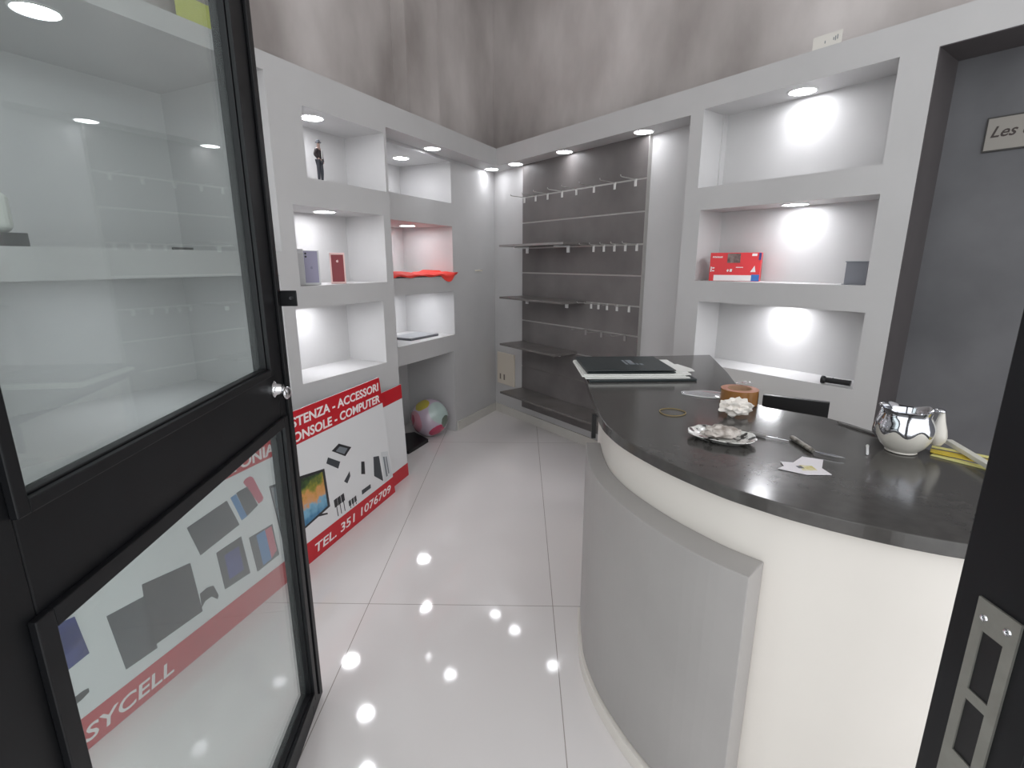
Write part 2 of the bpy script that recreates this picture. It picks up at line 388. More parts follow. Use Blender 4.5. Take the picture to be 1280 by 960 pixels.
# ------------------------------------------------------------------ black screen behind the counter
mo = thing('monitor', 'black flat monitor standing behind the counter, seen from its back', 'monitor', (1.168, 2.048, .7302), math.atan2(-.53, .85))
MB().box(-.10, .145, -.012, .012, .095, .318).build('screen_housing', M_blk, mo, bevel=.002)
MB().box(-.03, .03, .012, .03, .02, .2).build('stand', M_blk, mo, bevel=.003)
MB().box(-.09, .09, -.03, .09, 0, .012).build('foot', M_blk, mo, bevel=.004)

# ------------------------------------------------------------------ glass door leaf, opened into the shop
DH = Vector((-.634, .503, 0)); dang = math.atan2(.997, -.077)
dr = thing('glass_door', 'open black steel shop door with two glass panes and a chrome latch', 'door', DH, dang)
dr['kind'] = 'thing'
T = .04
MB().box(-.10, .085, 0, T, .015, 2.62).build('hinge_stile', M_black, dr, bevel=.003)
MB().box(.92, 1.086, 0, T, 1.2, 2.62).box(.978, 1.0862, 0, T, .015, 1.2).build('lock_stile', M_black, dr, bevel=.003)
MB().box(.085, .935, 0, T, 2.45, 2.62).build('top_rail', M_black, dr, bevel=.003)
MB().box(.085, .98, 0, T-.001, 1.115, 1.296).build('middle_rail', M_black, dr, bevel=.003)
MB().box(.085, .98, 0, T-.001, .015, .115).build('bottom_rail', M_black, dr, bevel=.003)
M_pane = clear_glass('door_glass', (.86, .90, .89, 1), .065, (.74, .78, .78, 1), 1.0)
MB().box(.085, .935, .017, .022, 1.296, 2.45).build('upper_pane', M_pane, dr)
MB().box(.085, .978, .017, .022, .115, 1.115).build('lower_pane', M_pane, dr)
def bead(name, x0, x1, z0, z1, b=.02, h=.012):
    mb = MB()
    mb.box(x0, x1, -h, 0, z1, z1+b); mb.box(x0, x1, -h, 0, z0-b, z0); mb.box(x0-b, x0, -h, 0, z0-b, z1+b); mb.box(x1, x1+b, -h, 0, z0-b, z1+b)
    mb.box(x0-.004, x0+.004, 0, .0165, z0, z1); mb.box(x1-.004, x1+.004, 0, .0165, z0, z1); mb.box(x0, x1, 0, .0165, z0-.004, z0+.004); mb.box(x0, x1, 0, .0165, z1-.004, z1+.004)
    return mb.build(name, M_black, dr, bevel=.002)
bead('glazing_bead', .10, .917, 1.30, 2.45)
bead('glazing_bead', .098, .974, .119, 1.108, .03)
MB().box(1.03, 1.037, -.0095, 0, .06, 2.6).build('stile_moulding', M_black, dr, bevel=.002)
tb = MB().box(1.070, 1.076, -.052, -.0005, 1.468, 1.516).build('latch_tab', M_black, dr, bevel=.0025, seg=3)
MB().lathe([(0, 0), (.0065, 0), (.0055, .003), (0, .003)], 16, Matrix.Translation((1.0695, -.036, 1.493)) @ Matrix.Rotation(-math.pi/2, 4, 'Y')).build('screw', M_chrome, tb)
hd = MB().lathe([(0, 0), (.024, 0), (.024, .006), (.017, .012), (.014, .03), (0, .03)], 24, Matrix.Translation((.945, 0, 1.235)) @ Matrix.Rotation(math.pi/2, 4, 'X')).build('latch', M_chrome, dr)
MB().ball((.952, -.036, 1.222), .022, 18, 12, (1.15, .42, .85)).tube([(.945, -.02, 1.235), (.948, -.03, 1.23), (.952, -.036, 1.224)], .011, 12).build('turn_knob', M_chrome, hd)

# ------------------------------------------------------------------ right door jamb with strike plate
jb = thing('door_jamb', 'black steel door jamb standing at the right edge with a strike plate', 'door frame', (.515, .40, 0))
MB().box(0, .10, -.10, .112, 0, 2.7).build('post', M_black, jb, bevel=.002)
MB().box(-.008, .0, -.10, -.0, 0, 2.7).build('stop', M_black, jb, bevel=.002)
sp = MB(); sc_ = MB()
ys = (.035, .0825); zz = (.985, 1.245)
holes = [(.047, .071, 1.135, 1.21), (.047, .071, 1.05, 1.122)]
Y = sorted({ys[0], ys[1], .047, .071}); Z = sorted({*zz, 1.05, 1.122, 1.135, 1.21})
for a, b in zip(Y, Y[1:]):
    for c, d in zip(Z, Z[1:]):
        if not any(h[0] <= a and b <= h[1] and h[2] <= c and d <= h[3] for h in holes): sp.box(-.003, -.0003, a, b, c, d)
spo = sp.build('strike_plate', M_zinc, jb)
MB().box(-.0012, -.0003, .047, .071, 1.05, 1.21).build('strike_pocket', M_blk, spo)
for y, z in ((.072, 1.225), (.046, 1.228), (.06, 1.02)):
    MB().lathe([(0, 0), (.0042, 0), (.0034, .0016), (.0018, .0018), (.0012, .0006), (0, .0006)], 16, Matrix.Translation((-.003, y, z)) @ Matrix.Rotation(-math.pi/2, 4, 'Y')).build('screw', M_chrome, spo)

# ------------------------------------------------------------------ shop banners leaning on the left wall
def banner(name, label, A, e, n, lean, h, wd):
    up = (Vector((-n[0], -n[1], 0))*lean+Vector((0, 0, h))).normalized()
    e = Vector((*e, 0)).normalized(); N3 = (-e).cross(up); N3.normalize()
    t = thing(name, label, 'sign', A)
    M = Matrix(((-e.x, up.x, N3.x, 0), (-e.y, up.y, N3.y, 0), (-e.z, up.z, N3.z, 0), (0, 0, 0, 1)))   # local x to the right in view, y up the board, z to the viewer
    t.matrix_world = Matrix.Translation(A) @ M
    return t
E_, N_ = (-.289, -.957), (.957, -.289)
HB, WB = .84, 2.28
bn = banner('shop_banner', 'long white shop banner with two red bands and product pictures, leaning on the left wall', Vector((-.837, 3.33, .001)), E_, N_, .075, .84, WB)
def bpart(name, m, quads, z0=.0003, z1=.0011, parent=None):
    mb = MB()
    for q in quads: mb.prism([(-s, h) for s, h in q], z0, z1)
    return mb.build(name, m, parent or bn)
MB().box(-WB, 0, 0, HB, -.008, 0).build('board', M_signw, bn, bevel=.0008)
bpart('red_band', M_red, [[(0, .662), (WB, .662), (WB, HB), (0, HB)]])
bpart('red_band', M_red, [[(0, .0), (WB, .0), (WB, .116), (0, .116)]])
def put(txt, right_s, base, size, width=None, shear=.2, off=.0009):
    me = text_mesh(txt, size, shear, off, .0005, 'RIGHT', width)
    q = MB(); add_text(q.bm, me, Matrix.Translation((-right_s, base, .0016))); q.build('lettering', M_letter, bn, recalc=False)
put('ASSISTENZA - ACCESSORI', .022, .757, .071, 1.02, .12, .0018)
put('TELEFONIA - CONSOLE - COMPUTER', .03, .677, .071, 1.42, .12, .0018)
put('TEL. 351 1076709', .049, .03, .070, .815)
put('EASYCELL', 1.729, .026, .074, .44)
K = mat('print_black', '#26272b', .3); K2 = mat('print_charcoal', '#3b3f44', .3); K3 = mat('print_grey', '#7b8288', .3); KB = mat('print_blue', '#3b7fb8', .3)
KR = mat('print_pink_red', '#c75066', .3); KN = mat('print_navy', '#2f3c8c', .3, col2='#25286a', scale=9); KW = mat('print_pale', '#d5d8da', .3)
bpart('tablet_picture', K, [[(.524, .549), (.413, .487), (.483, .454), (.597, .529)]])
bpart('tablet_screen_picture', K3, [[(.52, .53), (.45, .492), (.49, .47), (.562, .515)]], .0011, .0015)
bpart('power_bank_picture', K2, [[(.637, .505), (.538, .44), (.566, .407), (.66, .477)]])
bpart('charger_picture', K2, [[(.466, .35), (.466, .318), (.505, .286), (.532, .311), (.49, .335)]])
bpart('speaker_picture', K, [[(.336, .362), (.303, .350), (.316, .268), (.356, .284)]])
bpart('headphone_box_picture', K2, [[(.198, .341), (.135, .324), (.128, .138), (.222, .215)]])
bpart('packet_picture', KW, [[(.104, .339), (.022, .316), (.010, .128), (.116, .125)]])
mb = MB()
for q in ([(.09, .30), (.07, .295), (.066, .15), (.086, .152)], [(.06, .29), (.045, .287), (.04, .16), (.055, .162)]): mb.prism([(-s, h) for s, h in q], .0011, .0015)
mb.build('packet_print', K3, bn)
bpart('adapter_picture', K2, [[(.377, .182), (.277, .181), (.279, .155), (.38, .154)]])
for s in (.635, .602, .567): bpart('cable_picture', K, [[(s+.016, .195), (s+.003, .197), (s+.003, .135), (s-.003, .135), (s-.003, .197), (s-.014, .199), (s-.014, .245), (s+.016, .243)]])
for s in (.51, .48, .452): bpart('cable_picture', K, [[(s+.012, .142), (s+.003, .142), (s+.003, .125), (s-.003, .125), (s-.003, .142), (s-.010, .143), (s-.010, .178), (s+.012, .175)]])
bpart('television_picture', K, [[(1.094, .529), (.684, .455), (.69, .225), (1.075, .185)], [(.80, .215), (.72, .19), (.72, .2), (.79, .225)]])
# the colourful screen
ms = bpy.data.materials.new('print_coral_reef'); ms.use_nodes = True; nt = ms.node_tree; B = nt.nodes['Principled BSDF']; B.inputs['Roughness'].default_value = .3
N = nt.nodes.new; LK = nt.links.new; tc = N('ShaderNodeTexCoord'); se = N('ShaderNodeSeparateXYZ'); LK(tc.outputs['Object'], se.inputs[0])
no = N('ShaderNodeTexNoise'); no.inputs['Scale'].default_value = 22; no.inputs['Detail'].default_value = 5; LK(tc.outputs['Object'], no.inputs['Vector'])
a1 = N('ShaderNodeMath'); a1.operation = 'MULTIPLY_ADD'; LK(no.outputs[0], a1.inputs[0]); a1.inputs[1].default_value = .16; LK(se.outputs[1], a1.inputs[2])
mr = N('ShaderNodeMapRange'); mr.inputs[1].default_value = .29; mr.inputs[2].default_value = .55; LK(a1.outputs[0], mr.inputs[0])
rp = N('ShaderNodeValToRGB'); LK(mr.outputs[0], rp.inputs[0]); cr = rp.color_ramp
cr.elements[0].position = 0; cr.elements[0].color = srgb('#2f6f9a'); cr.elements[1].position = 1; cr.elements[1].color = srgb('#1e2a22')
for p, c in ((.3, '#7fb4cf'), (.42, '#d8a070'), (.6, '#d79a56'), (.72, '#8c8b30'), (.86, '#3d5a2a')):
    e = cr.elements.new(p); e.color = srgb(c)
LK(rp.outputs[0], B.inputs['Base Color'])
bpart('television_screen_picture', ms, [[(.93, .482), (.705, .444), (.71, .238), (.93, .212)]], .0011, .0016)
bpart('television_screen_edge_picture', K3, [[(1.085, .515), (.945, .487), (.94, .215), (1.068, .2)]], .0011, .0016)
bpart('console_dock_picture', K2, [[(1.545, .546), (1.339, .569), (1.301, .432), (1.515, .404)]])
bpart('handheld_console_picture', K2, [[(1.284, .58), (1.215, .583), (1.18, .47), (1.252, .449)]])
bpart('blue_controller_picture', KB, [[(1.318, .572), (1.286, .576), (1.252, .449), (1.285, .445)]])
bpart('red_controller_picture', KR, [[(1.235, .61), (1.22, .622), (1.19, .622), (1.176, .61), (1.14, .49), (1.15, .478), (1.175, .475)]])
bpart('phone_picture', K2, [[(1.444, .373), (1.306, .376), (1.299, .184), (1.442, .193)]])
bpart('phone_screen_picture', KN, [[(1.41, .34), (1.33, .34), (1.328, .22), (1.41, .222)]], .0011, .0015)
bpart('phone_picture', K2, [[(1.267, .346), (1.119, .34), (1.115, .169), (1.26, .164)]])
bpart('phone_screen_picture', KB, [[(1.225, .335), (1.17, .334), (1.165, .177), (1.22, .175)]], .0011, .0015)
bpart('phone_screen_picture', KR, [[(1.17, .334), (1.128, .332), (1.124, .2), (1.166, .177)]], .0011, .0015)
bpart('game_console_picture', K, [[(1.762, .431), (1.565, .4), (1.562, .172), (1.788, .179)]])
bpart('game_console_picture', K2, [[(1.898, .397), (1.766, .384), (1.766, .161), (1.885, .168)]])
bpart('gamepad_picture', K, [[(1.556, .25), (1.52, .255), (1.49, .245), (1.477, .19), (1.485, .175), (1.51, .205), (1.54, .205), (1.562, .19)]])
bpart('tablet_picture', KN, [[(2.10, .48), (1.984, .461), (1.974, .312), (2.10, .295)]])
bpart('mouse_picture', K, [[(2.07, .195), (2.05, .203), (2.02, .204), (2.004, .2), (2.005, .186), (2.03, .178), (2.06, .176)]])
b2 = banner('shop_banner', 'shorter white board with plain red bands, mostly hidden behind the long banner', Vector((-.887, 3.345, .001)), E_, N_, .026, .72, 1.0)
MB().box(-.75, .298, 0, .72, -.006, 0).build('board', M_signw, b2, bevel=.0008)
bpart('red_band', M_red, [[(-.298, .615), (.75, .615), (.75, .72), (-.298, .72)]], parent=b2)
bpart('red_band', M_red, [[(-.298, 0), (.75, 0), (.75, .1), (-.298, .1)]], parent=b2)

# ------------------------------------------------------------------ ball and black case under the far ledge
mbm = bpy.data.materials.new('ball_print'); mbm.use_nodes = True; nt = mbm.node_tree; B = nt.nodes['Principled BSDF']; N = nt.nodes.new; LK = nt.links.new
B.inputs['Roughness'].default_value = .25; B.inputs['Coat Weight'].default_value = .8; B.inputs['Coat Roughness'].default_value = .1
tc = N('ShaderNodeTexCoord'); nz = N('ShaderNodeTexNoise'); nz.inputs['Scale'].default_value = 9; LK(tc.outputs['Object'], nz.inputs['Vector'])
last = None
for d_, th, c_ in (((.62, -.50, .45), .80, '#aebfbb'), ((-.55, -.50, -.05), .83, '#c58b99'), ((.40, -.52, -.45), .90, '#b32f55'), ((-.70, -.45, .05), .955, '#a5304e'), ((-.28, -.40, .80), .915, '#b9ab4a'), ((.75, -.35, -.1), .955, '#5f6a5f')):
    vm = N('ShaderNodeVectorMath'); vm.operation = 'NORMALIZE'; LK(tc.outputs['Object'], vm.inputs[0])
    dp = N('ShaderNodeVectorMath'); dp.operation = 'DOT_PRODUCT'; LK(vm.outputs[0], dp.inputs[0]); dp.inputs[1].default_value = Vector(d_).normalized()
    ad = N('ShaderNodeMath'); ad.operation = 'MULTIPLY_ADD'; LK(nz.outputs[0], ad.inputs[0]); ad.inputs[1].default_value = .10; LK(dp.outputs['Value'], ad.inputs[2])
    gt = N('ShaderNodeMath'); gt.operation = 'GREATER_THAN'; LK(ad.outputs[0], gt.inputs[0]); gt.inputs[1].default_value = th+.05
    mxx = N('ShaderNodeMix'); mxx.data_type = 'RGBA'; LK(gt.outputs[0], mxx.inputs[0]); mxx.inputs[7].default_value = srgb(c_)
    if last is None: mxx.inputs[6].default_value = srgb('#b9a9b8')
    else: LK(last, mxx.inputs[6])
    last = mxx.outputs[2]
LK(last, B.inputs['Base Color'])
bl = MB().ball((0, 0, 0), .178, 40, 24).build('ball', mbm); bl.location = LW(1.035, -.155, .1785)
tag(bl, 'glossy pink and lilac ball lying on the floor under the far ledge', 'ball')
cs = MB().prism([(-.765, 4.36), (-.93, 4.56), (-1.14, 4.46), (-1.02, 4.12), (-.885, 4.06)], 0.001, .03).build('case', M_blk)
cs = tag(cs, 'flat black case lying on the floor in front of the ball', 'case')
cs.name = 'flat_case'

# ------------------------------------------------------------------ things in the niches of the left wall
def wall_thing(name, label, cat, side, u, f, z, turn=0., group=None):
    p = LW(u, f, z) if side == 'L' else RW(u, f, z)
    return thing(name, label, cat, p, (AL if side == 'L' else AR)+turn, group)
# left wall: local +x runs towards the viewer's left, +y out of the wall
GPH = 'phone boxes in the second niche'
t = wall_thing('phone_box', 'white phone box showing a lilac phone, in the niche below the figure', 'box', 'L', 2.50, .075, 1.469, -.62, GPH)
M_lil = mat('lilac_print', '#8f8ba3', .35); M_bw = mat('phone_box_card', '#c9cacb', .45); M_bp = mat('pink_card', '#e0bdb9', .45); M_rp = mat('dark_red_print', '#7a121e', .3)
MB().box(-.046, .05, -.02, .05, 0, .2).build('carton', M_bw, t, bevel=.001)
bp_ = MB(); bp_.box(-.036, .040, .0502, .0510, .012, .196); bp_.build('phone_print', M_lil, t, bevel=.0005)
MB().lathe([(0, .0), (.006, 0), (.006, .0006), (0, .0006)], 14, Matrix.Translation((.030, .051, .182)) @ Matrix.Rotation(-math.pi/2, 4, 'X')).lathe([(0, .0), (.006, 0), (.006, .0006), (0, .0006)], 14, Matrix.Translation((.030, .051, .164)) @ Matrix.Rotation(-math.pi/2, 4, 'X')).build('camera_print', M_blk, t)
def fruit(mb, x, y, z, s, M=None):   # bitten round mark with a leaf
    pts = []
    for k in range(28):
        a = 2*math.pi*k/28; r = s*(1-.12*abs(math.sin(a))**6)
        px, pz = r*math.cos(a)*.9, r*math.sin(a)
        d = math.hypot(px-s*1.05, pz-s*.1)
        if d < s*.42: px -= (s*.42-d)
        pts.append((x-px, z+pz))
    Mx = Matrix(((1, 0, 0, 0), (0, 0, 1, 0), (0, 1, 0, 0), (0, 0, 0, 1)))
    mb.prism(pts, y, y+.0006, Mx)
    mb.prism([(x-s*.05, z+s*1.05), (x-s*.5, z+s*1.7), (x-s*.35, z+s*1.1)], y, y+.0006, Mx)
lg = MB(); fruit(lg, .002, .0511, .10, .008); lg.build('logo', mat('logo_grey', '#77748a', .3), t)
t = wall_thing('phone_box', 'white phone box with a red phone pictured on its front, right of the lilac one', 'box', 'L', 2.305, .10, 1.469, -.80, GPH)
MB().box(-.045, .045, -.035, .04, 0, .19).build('carton', M_bp, t, bevel=.001)
tpl = wall_thing('phone_box', 'plain pale grey box standing left of the lilac phone box', 'box', 'L', 2.625, .09, 1.469, -.75, GPH)
MB().box(-.045, .045, -.03, .03, 0, .175).build('carton', mat('pale_grey_card', '#b3b2b3', .5), tpl, bevel=.001)
MB().box(-.046, .046, -.031, .031, .176, .206).build('lid', mat('pale_grey_card', '#b3b2b3', .5), tpl, bevel=.001)
MB().box(-.037, .036, .0402, .0410, .012, .178).build('phone_print', M_rp, t, bevel=.0005)
lg = MB(); fruit(lg, 0, .0411, .138, .008); lg.build('logo', M_bp, t)

# figurine: one skinned body, clothes as shells
def skin(name, verts, edges, radii, m, parent, levels=1, flat=1.):
    me = bpy.data.meshes.new(name); me.from_pydata(verts, edges, []); o = bpy.data.objects.new(name, me); COL.objects.link(o)
    o.modifiers.new('s', 'SKIN'); lay = me.skin_vertices[0].data
    for i, r in enumerate(radii): lay[i].radius = (r, r*flat)
    lay[0].use_root = True
    sd = o.modifiers.new('d', 'SUBSURF'); sd.levels = levels; sd.render_levels = levels
    bpy.context.view_layer.update(); dg = bpy.context.evaluated_depsgraph_get()
    me2 = bpy.data.meshes.new_from_object(o.evaluated_get(dg)); o.modifiers.clear(); o.data = me2; me2.materials.clear(); me2.materials.append(m)
    for p in me2.polygons: p.use_smooth = True
    o.parent = parent; return o
fg = wall_thing('figurine', 'small standing figurine in dark jacket and hat in the top niche', 'figurine', 'L', 2.385, .10, 2.064, .25)
h = .24
V = [(0, 0, .5), (0, 0, .62), (0, 0, .76), (0, 0, .83), (0, .005, .875), (0, .005, .925),
     (.055, 0, .48), (.07, .005, .26), (.075, 0, .045), (.08, .05, .02),
     (-.05, 0, .48), (-.055, .02, .26), (-.05, .01, .045), (-.06, .06, .02),
     (.10, 0, .77), (.165, -.02, .63), (.11, .05, .55), (.09, .07, .54),
     (-.10, 0, .77), (-.125, 0, .62), (-.12, .03, .49), (-.118, .04, .46)]
Eg = [(0, 1), (1, 2), (2, 3), (3, 4), (4, 5), (0, 6), (6, 7), (7, 8), (8, 9), (0, 10), (10, 11), (11, 12), (12, 13), (2, 14), (14, 15), (15, 16), (16, 17), (2, 18), (18, 19), (19, 20), (20, 21)]
Rg = [.062, .058, .07, .028, .045, .045, .05, .036, .024, .02, .05, .036, .024, .02, .034, .026, .02, .018, .034, .026, .02, .018]
sk_ = mat('figurine_trousers', '#3a3c44', .6)
skin('body', [tuple(c*h for c in v) for v in V], Eg, [r*h for r in Rg], mat('figurine_skin', '#a98f86', .6), fg)
jV = [V[i] for i in (0, 1, 2, 14, 15, 16, 18, 19, 20)]
skin('jacket', [tuple(c*h for c in v) for v in jV], [(0, 1), (1, 2), (2, 3), (3, 4), (4, 5), (2, 6), (6, 7), (7, 8)], [r*h for r in (.072, .07, .08, .044, .036, .029, .044, .036, .029)], mat('figurine_jacket', '#2d2325', .6), fg)
tV = [V[i] for i in (0, 6, 7, 8, 10, 11, 12)]
skin('trousers', [tuple(c*h for c in v) for v in tV], [(0, 1), (1, 2), (2, 3), (0, 4), (4, 5), (5, 6)], [r*h for r in (.068, .056, .043, .033, .056, .043, .033)], sk_, fg)
MB().box(-.018*h, .022*h, .074*h, .088*h, .55*h, .78*h).build('shirt', M_white, fg, bevel=.002)
MB().lathe([(0, .06), (.035, .058), (.05, .03), (.052, .008), (.075, .0), (.07, -.006), (0, -.004)], 20, Matrix.Translation((0, .004*h, .935*h)) @ Matrix.Scale(h, 4)).build('hat', mat('figurine_hat', '#3c3f47', .6), fg)
MB().lathe([(0, 0), (.13*h, 0), (.13*h, .012*h), (0, .012*h)], 24).build('base', K2, fg)

# far bay: red cloth over the shelf, grey laptop on the ledge
def cloth(name, m, rows, parent=None, solid=.003):
    me = bpy.data.meshes.new(name); nr, nc = len(rows), len(rows[0])
    me.from_pydata([tuple(p) for r in rows for p in r], [], [(i*nc+j, i*nc+j+1, (i+1)*nc+j+1, (i+1)*nc+j) for i in range(nr-1) for j in range(nc-1)])
    me.materials.append(m); o = bpy.data.objects.new(name, me); COL.objects.link(o)
    for p in me.polygons: p.use_smooth = True
    s = o.modifiers.new('s', 'SOLIDIFY'); s.thickness = solid; s.offset = 1
    d = o.modifiers.new('d', 'SUBSURF'); d.levels = 1; d.render_levels = 2
    if parent: o.parent = parent
    return o
M_cloth = mat('red_cloth', '#f0463c', .75, var=.06, scale=10)
rows = []
NU = 30
for i in range(NU+1):
    u = .74+i*(1.12/NU); row = []
    drop = .055*max(0, 1-abs(u-.90)/.13)+.012+.008*math.sin(u*23)
    for k in range(10):
        q = k/9
        if q < .62:
            f = -.30+.30*(q/.62); z = 1.487+.022*abs(math.sin(u*17+q*5))+.03*max(0, math.sin(u*9+q*11))*(1-.4*q)
            if u < .80 and f < -.01: f = -.005+.012*q
        else:
            s = (q-.62)/.38; f = .006+.012*math.sin(u*31)*s+.008+.01*math.sin(min(1, s*2)*math.pi); z = 1.497+.012*abs(math.sin(u*17+3.1))*(1-s)-drop*s*1.0
            if u < .80: z += .02*(1-s)
        row.append(LW(u, f, z))
    rows.append(row)
tag(cloth('cloth', M_cloth, rows), 'bright red cloth crumpled on a niche shelf, one corner hanging down', 'cloth')
bpy.data.objects['cloth'].name = 'red_cloth'
lp = wall_thing('laptop', 'closed grey laptop lying on the far ledge under the red cloth niche', 'laptop', 'L', 1.12, -.22, .9455, -.06)
M_lap = mat('laptop_grey', '#8e9094', .35, .3)
MB().box(-.19, .19, -.12, .12, .001, .012).build('base', M_lap, lp, bevel=.003)
MB().box(-.19, .19, -.12, .12, .0125, .021).build('lid', M_lap, lp, bevel=.003)
# cream boxing low in the far corner, and a small plate
cb = thing('socket_panel', 'cream socket panel low on the wall in the far corner', 'socket', RW(.06, 0.0005, .33), AR)
MB().box(0, .30, -.02, 0, 0, .34).build('cover', M_cream, cb, bevel=.006)
for x in (.05, .12): MB().box(x, x+.022, -.0215, -.02, .05, .11).build('socket_slot', mat('socket_dark', '#6e665c', .6), cb)
sw = thing('wall_hook', 'tiny white hook bar on the bare white wall left of the corner', 'hook', LW(.36, 0.0003, 1.522), AL)
MB().box(-.05, .05, 0, .008, -.006, .006).build('plate', M_cream, sw, bevel=.002)
MB().tube([(-.04, .006, 0), (-.04, .028, -.002), (-.04, .03, .012)], .004, 8).build('peg', M_cream, sw)
# deep display bay behind the door
bx = wall_thing('display_box', 'white box on a flat black base on the shelf behind the glass door', 'box', 'L', 4.10, -.02, 1.6555)
MB().box(-.26, .26, -.16, .16, 0, .048).build('base', M_blk, bx, bevel=.003)
MB().box(-.245, .24, -.15, .13, .0485, .19).build('cover', mat('milky_plastic', '#d6d8d2', .35), bx, bevel=.03, seg=4)
pn = MB().box(-.05, .05, -.006, .006, .0005, .012).build('marker_pen', M_blk, None, bevel=.003)
pn.location = LW(3.28, .12, 1.6555); pn.rotation_euler = (0, 0, AL+.1)
tag(pn, 'dark marker pen lying on the display shelf behind the glass door', 'pen')
yl = MB().box(-.11, .11, -.002, .002, 0, .14).build('leaflet', mat('lime_paper', '#c3c95a', .6), None)
yl.location = LW(3.0, .05, ZH1+.021); yl.rotation_euler = (.0, 0, AL)
tag(yl, 'lime yellow leaflet standing on the ledge above the door glass', 'leaflet')

# ------------------------------------------------------------------ things in the niches behind the counter
# right wall: local +x towards the viewer's right, -y out of the wall
rb = wall_thing('printer_carton', 'red carton with white print lying in the middle niche behind the counter', 'box', 'R', 2.725, .085, 1.489, .40)
M_rb = mat('carton_red', '#cf2a31', .35, var=.04); M_rw = mat('carton_white', '#dcd8d8', .5); M_rbl = mat('carton_blue', '#2f66ad', .4)
MB().box(-.185, .175, -.045, .045, 0, .168).build('carton', M_rb, rb, bevel=.0015)
MB().box(-.15, .118, -.0462, -.0452, .002, .036).build('white_strip', M_rw, rb)
MB().box(.118, .173, -.0462, -.0452, .002, .04).build('blue_corner', M_rbl, rb)
MB().box(.158, .1745, -.0462, -.0452, .125, .166).build('navy_corner', KN, rb)
MB().box(-.06, .032, -.0462, -.0452, .108, .163).build('picture', mat('carton_picture', '#4d3230', .4, col2='#7c6a66', scale=30), rb)
mb = MB(); MX = Matrix.Translation((0, -.0458, 0)) @ Matrix.Rotation(math.pi/2, 4, 'X')
for x0, x1, za, zb in ((-.168, -.160, .139, .147), (-.155, -.149, .138, .148), (-.146, -.138, .138, .146), (-.135, -.128, .138, .147), (-.125, -.118, .138, .146), (-.115, -.107, .138, .146), (-.104, -.098, .138, .147),
                       (-.178, -.170, .055, .085), (-.166, -.150, .058, .064), (-.166, -.150, .074, .082), (-.06, -.044, .06, .066), (-.055, -.049, .055, .071), (-.038, -.022, .056, .072), (.005, .055, .080, .084), (.11, .145, .148, .162)):
    mb.prism([(x0, za), (x1, za), (x1+.002, zb), (x0+.002, zb)], -.0003, .0004, MX)
mb.prism([(.108, .055), (.145, .055), (.135, .092)], -.0003, .0004, MX)
mb.build('print', M_rw, rb, recalc=False)
rb.scale = (.79, 1, 1)
gb = wall_thing('card_holder', 'small grey square card holder at the right end of the middle niche', 'holder', 'R', 3.385, .10, 1.489, -.05)
M_gb = mat('grey_acrylic', '#84868d', .25)
MB().box(-.05, .05, -.004, .004, .0, .112).box(-.05, .05, -.03, .03, 0, .004).build('stand', M_gb, gb, bevel=.001)
MB().box(-.054, .054, -.008, .008, .112, .117).build('top_edge', K3, gb)
tr = wall_thing('hand_torch', 'black hand torch lying on the right end of the lowest niche sill', 'torch', 'R', 3.40, .135, .99, .12)
Rx = Matrix.Rotation(math.pi/2, 4, 'Y')
MB().lathe([(0, -.08), (.014, -.08), (.015, -.05), (.014, .02), (.0145, .085), (0, .085)], 20, Rx).build('barrel', M_blk, tr)
MB().lathe([(0, -.105), (.019, -.105), (.021, -.10), (.021, -.085), (.016, -.075), (.0, -.075)], 20, Rx).build('head', M_blk, tr)
MB().lathe([(0, .0), (.005, 0), (.004, .003), (0, .004)], 12, Matrix.Translation((-.03, 0, .0135))).build('button', K2, tr)
tr.location = RW(3.40, .165, .9695+.0215); tr.scale = (.72, 1, 1)
tg = wall_thing('paper_tag', 'small white printed tag standing on the ledge above the top niche', 'tag', 'R', 3.14, .197, ZH1-.002)
MB().box(-.065, .065, -.002, .001, 0.002, .058).build('card', mat('tag_white', '#d9d6cf', .6), tg)
mb = MB()
for k, x in enumerate((-.01, .028, .036, .045)): mb.box(x, x+.004, -.0026, -.0021, .018+.004*(k % 2), .03+.004*k)
mb.build('print', K3, tg)
pq = wall_thing('wall_plaque', 'small pale plaque with dark script lettering on the dark recess wall', 'sign', 'R', 3.755, -.06, 2.08)
MB().box(-.006, .36, -.010, -.0002, -.006, .136).build('frame', mat('plaque_frame', '#3a3836', .5), pq, bevel=.001)
MB().box(0, .354, -.0125, -.0102, 0, .13).build('face', mat('plaque_face', '#8f8b85', .6), pq, bevel=.0005)
mb = MB(); add_text(mb.bm, text_mesh('Les \u00e8 Lei', .062, .35, .001, .0004), Matrix.Translation((.012, -.0128, .052)) @ Matrix.Rotation(math.pi/2, 4, 'X')); mb.build('lettering', mat('plaque_ink', '#3b3230', .6), pq, recalc=False)

# ------------------------------------------------------------------ things lying on the worktop
Z0 = TOP+.0006
